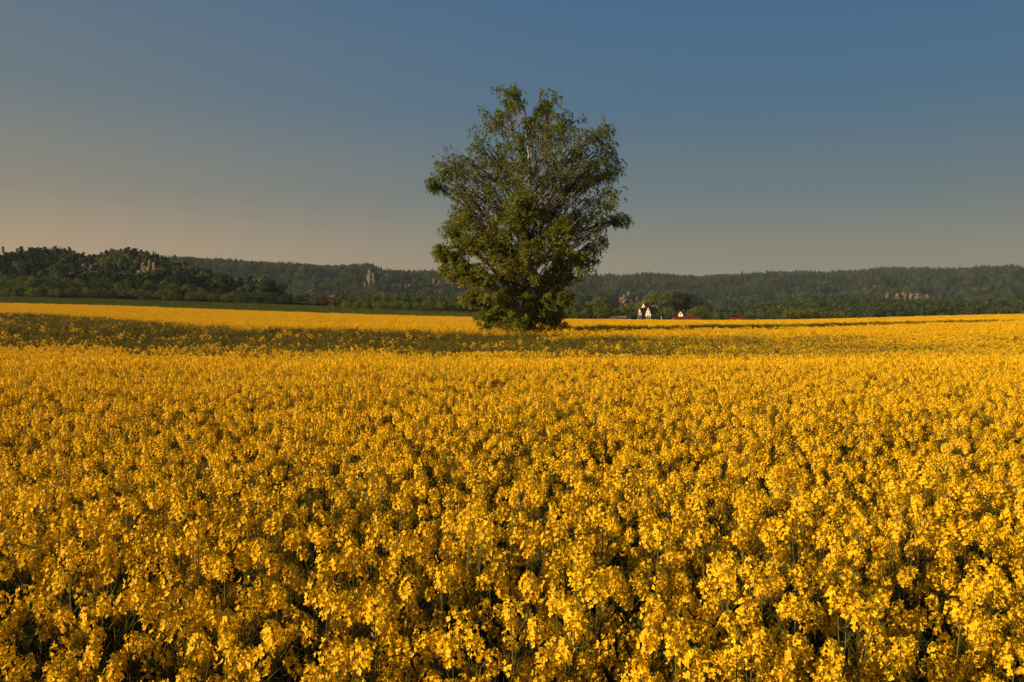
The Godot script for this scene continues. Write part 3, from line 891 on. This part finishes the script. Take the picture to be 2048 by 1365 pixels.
func lone_tree() -> void:
	var d := 73.0
	var k := d / F
	var foot := at(1052, 655, d)
	foot.y = ground(foot.x, foot.z)
	var axis := Vector2(1052, 655.0 + CROP / k)         # the pixel that stands for the foot, CROP below the tops of the crop
	# birch
	var o := thing("birch_tree", foot)
	tag(o, "tall airy birch with white bark rising above the lone dense bush", "tree")
	var stem := [Vector3(0, -0.4, -0.5), Vector3(0.1, 3.8, -0.5), Vector3(-0.05, 7.6, -0.4), Vector3(0.2, 11.4, -0.3), Vector3(0.45, 15.2, -0.1), Vector3(0.1, 18.6, 0.0), Vector3(-0.7, 21.6, 0.05)]
	var tb := MB.new()
	tb.tube(PackedVector3Array(stem), PackedFloat32Array([0.4, 0.33, 0.25, 0.17, 0.11, 0.06, 0.02]), 10, Color(0.62, 0.58, 0.52))
	part("trunk", tb.mesh(birch_bark()), o)
	var sets := [Copies3D.new(), Copies3D.new(), Copies3D.new()]
	var lobes := [[1030, 192, 24, 18], [1010, 206, 26, 20], [978, 238, 34, 28], [1095, 226, 28, 28], [1062, 240, 20, 22], [912, 432, 24, 26], [902, 462, 20, 22], [866, 366, 8, 18], [1090, 206, 16, 14], [1140, 248, 32, 34], [1060, 300, 46, 48], [1012, 296, 42, 40], [985, 330, 36, 36], [1020, 345, 40, 36], [955, 300, 20, 22], [1085, 330, 40, 40], [1150, 350, 32, 28], [1102, 352, 34, 32], [1136, 438, 28, 28], [1165, 292, 20, 20], [1190, 350, 22, 20], [908, 318, 36, 34], [884, 346, 24, 24], [948, 336, 52, 40], [925, 384, 30, 26], [972, 372, 44, 34], [1200, 268, 16, 24], [1222, 304, 20, 26], [1228, 336, 16, 16], [1178, 322, 40, 38], [1118, 312, 46, 48],
		[1052, 376, 60, 44], [1000, 410, 50, 40], [1145, 392, 54, 46], [1212, 388, 28, 26], [1206, 424, 36, 30], [1242, 436, 18, 16], [1178, 456, 40, 40], [1100, 440, 52, 46], [1182, 512, 18, 30], [930, 430, 26, 26], [1196, 480, 16, 22], [1096, 262, 34, 34]]
	grow(o, stem, lobes, k, axis, Color(0.17, 0.14, 0.115), sets, 6, [Color(0.11, 0.165, 0.03), Color(0.16, 0.21, 0.042)], 0.8, 8.4, 901)
	for q in 3:
		var f: MultiMeshInstance3D = sets[q].make(spray_mesh(910 + q, 11, 0.66, 0.125, 0.6))
		f.name = "foliage"
		f.set_meta("kind", "stuff")
		o.add_child(f, true)
	# bushy tree
	o = thing("bushy_tree", foot + Vector3(-0.3, 0, 1.2))
	tag(o, "dense low-branched green tree grown around the foot of the birch", "tree")
	stem = [Vector3(0, -0.4, 0), Vector3(0.1, 2.7, 0), Vector3(-0.1, 5.8, 0.15), Vector3(0.1, 9.0, 0.15), Vector3(0, 11.8, 0.15)]
	tb = MB.new()
	tb.tube(PackedVector3Array(stem), PackedFloat32Array([0.36, 0.3, 0.23, 0.15, 0.05]), 9, Color(0.09, 0.07, 0.055))
	part("trunk", tb.mesh(M.bark), o)
	sets = [Copies3D.new(), Copies3D.new(), Copies3D.new()]
	lobes = [[1040, 400, 36, 40], [1036, 446, 56, 44], [962, 462, 54, 38], [920, 488, 34, 30], [902, 506, 18, 18], [916, 535, 24, 22], [1000, 506, 60, 42], [1094, 500, 60, 44], [1146, 520, 40, 36], [954, 548, 38, 30], [1040, 560, 70, 42], [1118, 558, 44, 34], [1005, 604, 48, 34], [1075, 604, 52, 36], [1128, 596, 18, 18], [952, 592, 18, 18], [1050, 640, 70, 24], [985, 632, 26, 18], [1112, 636, 26, 18], [1120, 470, 30, 30], [1070, 420, 34, 36], [1000, 470, 40, 36], [1050, 520, 50, 50]]
	grow(o, stem, lobes, k, axis, Color(0.08, 0.065, 0.05), sets, 10, [Color(0.13, 0.165, 0.02), Color(0.215, 0.225, 0.026)], 0.3, 7.4, 902)
	for q in 3:
		var f: MultiMeshInstance3D = sets[q].make(spray_mesh(920 + q, 12, 0.66, 0.16, 0.25))
		f.name = "foliage"
		f.set_meta("kind", "stuff")
		o.add_child(f, true)

func birch_bark() -> StandardMaterial3D:
	var m := mat(Color.WHITE, 0.75, 0.3)
	var n := FastNoiseLite.new()
	n.seed = 17; n.frequency = 0.03; n.fractal_octaves = 4
	var g := Gradient.new()
	g.offsets = PackedFloat32Array([0.0, 0.36, 0.44, 1.0])
	g.colors = PackedColorArray([Color(0.12, 0.1, 0.09), Color(0.2, 0.17, 0.15), Color(0.86, 0.84, 0.8), Color(1, 1, 1)])
	m.albedo_texture = noise_tex(n, g, 256)
	m.uv1_triplanar = true
	m.uv1_scale = Vector3(0.8, 3.0, 0.8)
	return m

# ------------------------------------------------------------------ the rapeseed
const YELLOW := Color(0.88, 0.605, 0.011)

func flower(b: MB, p: Vector3, out: Vector3, s: float, col: Color, fine: bool) -> void:
	var u := out.cross(Vector3(rnd(-1, 1), rnd(-1, 1), rnd(-1, 1))).normalized()
	var w := out.cross(u)
	if not fine:
		b.quad(p - u * s, p - w * s * 0.9 + out * s * 0.2, p + u * s, p + w * s * 0.9 + out * s * 0.2, col)
		return
	for k in 4:
		var a := u if k == 0 else w if k == 1 else -u if k == 2 else -w
		var c := out.cross(a)
		var lift := rnd(-0.15, 0.9)
		var t := rnd(0.86, 1.1)
		var pc := Color(col.r * t, col.g * t, col.b * t)
		var q := p + a * s * 0.55 + out * s * lift * 0.5
		var e := p + a * s * rnd(0.9, 1.1) + out * s * lift * 0.8
		var l := q - c * s * 0.45 + out * s * rnd(-0.2, 0.15)
		var r := q + c * s * 0.45 + out * s * rnd(-0.2, 0.15)
		b.tri(p, l, e - c * s * 0.26, pc)
		b.tri(p, e - c * s * 0.26, e + c * s * 0.26, pc)
		b.tri(p, e + c * s * 0.26, r, pc)

func head(b: MB, g: MB, top: Vector3, up: Vector3, flowers: int, fine: bool, r: float) -> void:
	# open flowers in a dome round the buds
	var h := 0.086 * r / 0.032
	for k in flowers:
		var f := (k + rng.randf()) / flowers
		var a := k * 2.39996 + rnd(-0.4, 0.4)
		var rr := r * (0.35 + 0.65 * sin(PI * clampf(0.12 + f * 0.75, 0, 1))) * rnd(0.6, 1.2)
		var side := Vector3(cos(a), 0, sin(a))
		var p := top + up * (0.012 - h * f) + side * rr
		var out := (side * rnd(0.5, 1.1) + Vector3.UP * rnd(0.1, 0.9) * (1.0 - f * 0.6) + Vector3(rnd(-1, 1), rnd(-1, 1), rnd(-1, 1)) * 0.4).normalized()
		var t := rnd(0.85, 1.12)
		var col := Color(YELLOW.r * t, YELLOW.g * t * rnd(0.92, 1.05), YELLOW.b)
		flower(b, p, out, (0.0105 if fine else 0.015) * rnd(0.85, 1.15), col, fine)
	# buds
	for k in (7 if fine else 2):
		var p := top + up * rnd(0.0, 0.018) + Vector3(rnd(-1, 1), 0, rnd(-1, 1)) * 0.009
		var s := 0.004 if fine else 0.008
		b.tri(p - Vector3(s, 0, 0), p + Vector3(s, 0, 0), p + Vector3(0, s * 2.4, 0), Color(0.42, 0.36, 0.03))
		b.tri(p - Vector3(0, 0, s), p + Vector3(0, 0, s), p + Vector3(0, s * 2.4, 0), Color(0.42, 0.36, 0.03))

func stick(g: MB, a: Vector3, b: Vector3, w0: float, w1: float, col: Color) -> void:
	# a thin three-sided stem
	var d := (b - a).normalized()
	var s := d.cross(Vector3(0.3, 0.1, 1.0)).normalized()
	var t := d.cross(s)
	var pa := [a + s * w0, a + (t * 0.87 - s * 0.5) * w0, a + (-t * 0.87 - s * 0.5) * w0]
	var pb := [b + s * w1, b + (t * 0.87 - s * 0.5) * w1, b + (-t * 0.87 - s * 0.5) * w1]
	for k in 3: g.quad(pa[k], pa[(k + 1) % 3], pb[(k + 1) % 3], pb[k], col)

const STEM := Color(0.095, 0.10, 0.02)

func pods(g: MB, top: Vector3, base: Vector3, n: int, fine: bool) -> void:
	for k in n:
		var f := (k + rng.randf()) / n
		var p := top.lerp(base, f)
		var a := k * 2.39996 + rnd(-0.5, 0.5)
		var side := Vector3(cos(a), 0, sin(a))
		var e := p + side * rnd(0.018, 0.03) + Vector3.UP * rnd(0.0, 0.012)
		var tip := e + (side * rnd(0.4, 0.8) + Vector3.UP * rnd(0.6, 1.0)).normalized() * rnd(0.025, 0.065)
		if fine: stick(g, p, e, 0.0007, 0.0007, STEM)
		stick(g, e, tip, 0.0015 if fine else 0.002, 0.0007, STEM)

func leaf_blade(g: MB, p: Vector3, yaw: float, l: float, hue := Color(0.04, 0.052, 0.012)) -> void:
	var side := Vector3(cos(yaw), 0, sin(yaw))
	var w := Vector3(-side.z, 0, side.x)
	var t := rnd(0.75, 1.2)
	var col := Color(hue.r * t, hue.g * t, hue.b * t)
	var prev := p
	var pw := 0.006
	for k in 4:
		var f := (k + 1) / 4.0
		var q := p + side * l * f + Vector3.UP * l * (0.55 * f - 0.75 * f * f)
		var nw: float = l * [0.13, 0.2, 0.15, 0.01][k]
		g.quad(prev - w * pw, prev + w * pw, q + w * nw, q - w * nw, col)
		prev = q; pw = nw

# kind 0 in full flower, 1 mostly past flowering, 2 hardly flowering
func plant(seed_at: int, fine: bool, kind: int) -> Dictionary:
	rng.seed = seed_at
	var stem := MB.new()
	var heads := []
	var leaves := []
	var tall := CROP * rnd(0.97, 1.06)
	var lean := Vector3(rnd(-0.06, 0.06), 0, rnd(-0.06, 0.06))
	var top := Vector3(0, tall, 0) + lean
	var knee := Vector3(0, tall * 0.5, 0) + lean * 0.25
	stick(stem, Vector3.ZERO, knee, 0.0055, 0.0045, STEM)
	stick(stem, knee, top, 0.0045, 0.0018, STEM)
	var tips := [[top, (top - knee).normalized(), top.lerp(knee, 0.14), top.lerp(knee, 0.55)]]
	var n := 4 + seed_at % 3
	for k in n:
		var f := rnd(0.5, 0.8)
		var a := knee.lerp(top, f - 0.42) if f > 0.42 else knee
		var ang := k * TAU / n + rnd(-0.5, 0.5)
		var e := Vector3(cos(ang), 0, sin(ang)) * rnd(0.05, 0.2) + Vector3(0, tall - pow(rng.randf(), 0.8) * 0.36, 0) + lean
		var m := a.lerp(e, 0.5) + Vector3(cos(ang), 0, sin(ang)) * 0.025
		stick(stem, a, m, 0.0028, 0.0024, STEM)
		stick(stem, m, e, 0.0024, 0.0013, STEM)
		tips.append([e, (e - m).normalized(), e.lerp(m, 0.3), m])
	for t in tips:
		var hb := MB.new()
		var many := (int(rnd(24, 36)) if fine else int(rnd(20, 27)))
		if kind == 1: many = int(many * 0.3)
		if kind == 2: many = int(rnd(0, 1.7))
		head(hb, stem, t[0], t[1], many, fine, rnd(0.026, 0.038))
		pods(stem, t[2], t[3], (13 if fine else 4) + (8 if kind else 0), fine)
		if kind and not fine:
			for q in 9: leaf_blade(stem, t[3].lerp(t[0], rng.randf()), rnd(0, TAU), rnd(0.03, 0.06), Color(0.042, 0.066, 0.005))
		heads.append(hb)
	for k in 9:
		var lb := MB.new()
		leaf_blade(lb, Vector3(lean.x, 0, lean.z) * 0.3 + Vector3(0, rnd(0.2, 0.95) * tall * 0.8, 0), k * 2.4 + rnd(-0.4, 0.4), rnd(0.1, 0.2))
		leaves.append(lb)
	return {"stem": stem, "heads": heads, "leaves": leaves}

func merged(p: Dictionary) -> ArrayMesh:
	var y := MB.new()
	for h in p.heads: y.add(h, Transform3D.IDENTITY)
	var g := MB.new()
	g.add(p.stem, Transform3D.IDENTITY)
	for l in p.leaves: g.add(l, Transform3D.IDENTITY)
	return g.mesh(M.green, y.mesh(M.petal))

func crop() -> void:
	var fine := []
	var fine_meshes := []
	for k in 8:
		fine.append(plant(300 + k, true, 0))
		fine_meshes.append(merged(fine[k]))
	var fine_past := []
	for k in 3: fine_past.append(merged(plant(320 + k, true, 1)))
	var mid := []
	var past_shaded := []  # few-flowered plants; their duller mix stands in for shade on the dark band
	var green := []
	for k in 5: mid.append(merged(plant(340 + k, false, 0)))
	for k in 3: past_shaded.append(merged(plant(350 + k, false, 1)))
	for k in 4: green.append(merged(plant(360 + k, false, 2)))
	rng.seed = 1001
	# the nearest plants, one by one
	var spots := []
	var step := 0.205
	var z := -0.45
	while z > -20.0:
		var x := -0.8 * absf(z) - 1.5
		while x < 0.8 * absf(z) + 1.5:
			var p := Vector3(x + rnd(-0.5, 0.5) * step, 0, z + rnd(-0.5, 0.5) * step)
			if Vector2(p.x, p.z).length() > 0.6:
				p.y = ground(p.x, p.z)
				spots.append(p)
			x += step
		z -= step
	var seen := []
	var rest := []
	for p in spots:
		var tip: Vector3 = p + Vector3(0, CROP, 0)
		var q := cam.basis.inverse() * (tip - cam.position)
		var px: float = 1024.0 - q.x / q.z * F
		var py: float = 682.5 + q.y / q.z * F
		if q.z < -0.9 and px > -30 and px < 2078 and py < 1480: seen.append(p)
		else: rest.append(p)
	seen.sort_custom(func(a, b): return Vector2(a.x, a.z).length() < Vector2(b.x, b.z).length())
	rest.append_array(seen.slice(300))
	seen = seen.slice(0, 300)
	var parts := []
	for p in fine:
		var hs := []
		for h in p.heads: hs.append(h.mesh(M.petal))
		var ls := []
		for l in p.leaves.slice(0, 3): ls.append(l.mesh(M.green))
		parts.append([p.stem.mesh(M.green), hs, ls])
	var first := []
	for p in parts:
		var o := Node3D.new()
		part("stem", p[0], o)
		for h in p[1]: part("flower_head", h, o)
		for l in p[2]: part("leaf", l, o)
		first.append(o)
	for i in seen.size():
		var o: Node3D = first[i % first.size()].duplicate()
		o.name = numbered("rapeseed_plant")
		add_child(o, true)
		o.position = seen[i]
		o.rotation = Vector3(rnd(-0.1, 0.1), rnd(0, TAU), rnd(-0.1, 0.1))
		o.scale = Vector3.ONE * height_of(seen[i])
		tag(o, "yellow flowering rapeseed plant in the dense front of the field", "rapeseed plant", "rapeseed plants nearest the camera")
	for o in first: o.free()

	# the rest of the field as one mass
	var sets := {}
	for k in 8: sets["a%d" % k] = [fine_meshes[k], Copies3D.new()]
	for k in 3: sets["b%d" % k] = [fine_past[k], Copies3D.new()]
	for k in 5: sets["c%d" % k] = [mid[k], Copies3D.new()]
	for k in 3: sets["d%d" % k] = [past_shaded[k], Copies3D.new()]
	for k in 4: sets["e%d" % k] = [green[k], Copies3D.new()]
	for p in rest: scatter(sets, p)
	var d := 20.0
	while d < 234.0:
		var gap := 0.21 if d < 44.0 else 0.27 if d < 90.0 else 0.38
		var wide := 0.86 * d + 4.0
		var x := -wide
		while x < wide:
			var p := Vector3(x + rnd(-0.5, 0.5) * gap, 0, -d + rnd(-0.5, 0.5) * gap)
			if -p.z < field_end(p.x / -p.z * F + 1024.0):
				p.y = ground(p.x, p.z)
				scatter(sets, p)
			x += gap
		d += gap
	var root := thing("rapeseed_crop", Vector3.ZERO)
	tag(root, "yellow rapeseed crop filling the field out to the lone tree and beyond", "crop", "", "stuff")
	for key in sets:
		if sets[key][1].f.is_empty(): continue
		var o: MultiMeshInstance3D = sets[key][1].make(sets[key][0])
		o.name = "plant_mass"
		o.set_meta("kind", "stuff")
		root.add_child(o, true)
	# the green crop past the yellow field's left edge
	var young := {}
	for k in 4: young["e%d" % k] = [green[k], Copies3D.new()]
	d = 218.0
	while d < 400.0:
		var gap := 0.6 + (d - 218.0) * 0.003
		var x := -0.9 * d
		while x < -0.03 * d:
			var p := Vector3(x + rnd(-0.5, 0.5) * gap, 0, -d + rnd(-0.5, 0.5) * gap)
			if -p.z > field_end(p.x / -p.z * F + 1024.0):
				p.y = ground(p.x, p.z) - 0.25
				var t := rnd(0.7, 1.25)
				young["e%d" % (rng.randi() % 4)][1].put(Basis(Vector3.UP, rnd(0, TAU)).scaled(Vector3(3.2, 0.95, 3.2)), p, Color(t * 0.72, t * 1.05, t * 0.35))
			x += gap
		d += gap
	var g := thing("green_crop", Vector3.ZERO)
	tag(g, "dark green crop behind the yellow field on the left", "crop", "", "stuff")
	for key in young:
		var o: MultiMeshInstance3D = young[key][1].make(young[key][0])
		o.name = "plant_mass"
		o.set_meta("kind", "stuff")
		g.add_child(o, true)
	# tall single plants above the dark strip
	for s in [[555, 672, 38.0, "pale tall rapeseed plant alone above the dark strip, left of centre"], [712, 680, 34.0, "rapeseed plant poking above the dark strip midway between pale one and tree"], [1236, 690, 28.0, "tall slim rapeseed plant above the dark strip, right of the tree"]]:
		var at_: Vector3 = at(s[0], s[1], s[2])
		var gy := ground(at_.x, at_.z)
		var o := thing("rapeseed_plant", Vector3(at_.x, gy, at_.z))
		tag(o, s[3], "rapeseed plant")
		var p: Array = parts[int(s[0]) % 8]
		part("stem", p[0], o)
		for h in p[1]: part("flower_head", h, o)
		for l in p[2]: part("leaf", l, o)
		o.scale = Vector3.ONE * clampf((at_.y - gy) / CROP, 0.9, 1.5)

func height_of(p: Vector3) -> float:
	return 0.98 + patch.get_noise_2d(p.x * 3.0, p.z * 3.0) * 0.1 + rnd(-0.11, 0.09)

func scatter(sets: Dictionary, p: Vector3) -> void:
	var d := -p.z
	var green_shade := green_and_shade(p.x, p.z)
	var r := rng.randf()
	var key := ""
	var s := height_of(p)
	if d < 20.0:
		key = "a%d" % (rng.randi() % 8) if r > green_shade + 0.1 else "b%d" % (rng.randi() % 3)
	elif r < green_shade * lerpf(0.95, 0.4, smoothstep(0.0, 0.45, p.x / d)):
		key = "e%d" % (rng.randi() % 4)
		s *= 0.94
	elif r < green_shade * 0.99:
		key = "d%d" % (rng.randi() % 3)
	else:
		key = "c%d" % (rng.randi() % 5)
	var t := rnd(0.88, 1.1)
	if d > 60.0: s += rnd(-0.14, 0.12) + patch.get_noise_2d(p.x * 9.0, p.z * 5.0) * 0.12
	var w := s * (1.0 if d < 44.0 else 1.2 if d < 90.0 else 1.6)
	sets[key][1].put((Basis(Vector3.UP, rnd(0, TAU)) * Basis(Vector3.RIGHT, rnd(-0.1, 0.1))).scaled(Vector3(w, s, w)), p, Color(t, t, t))
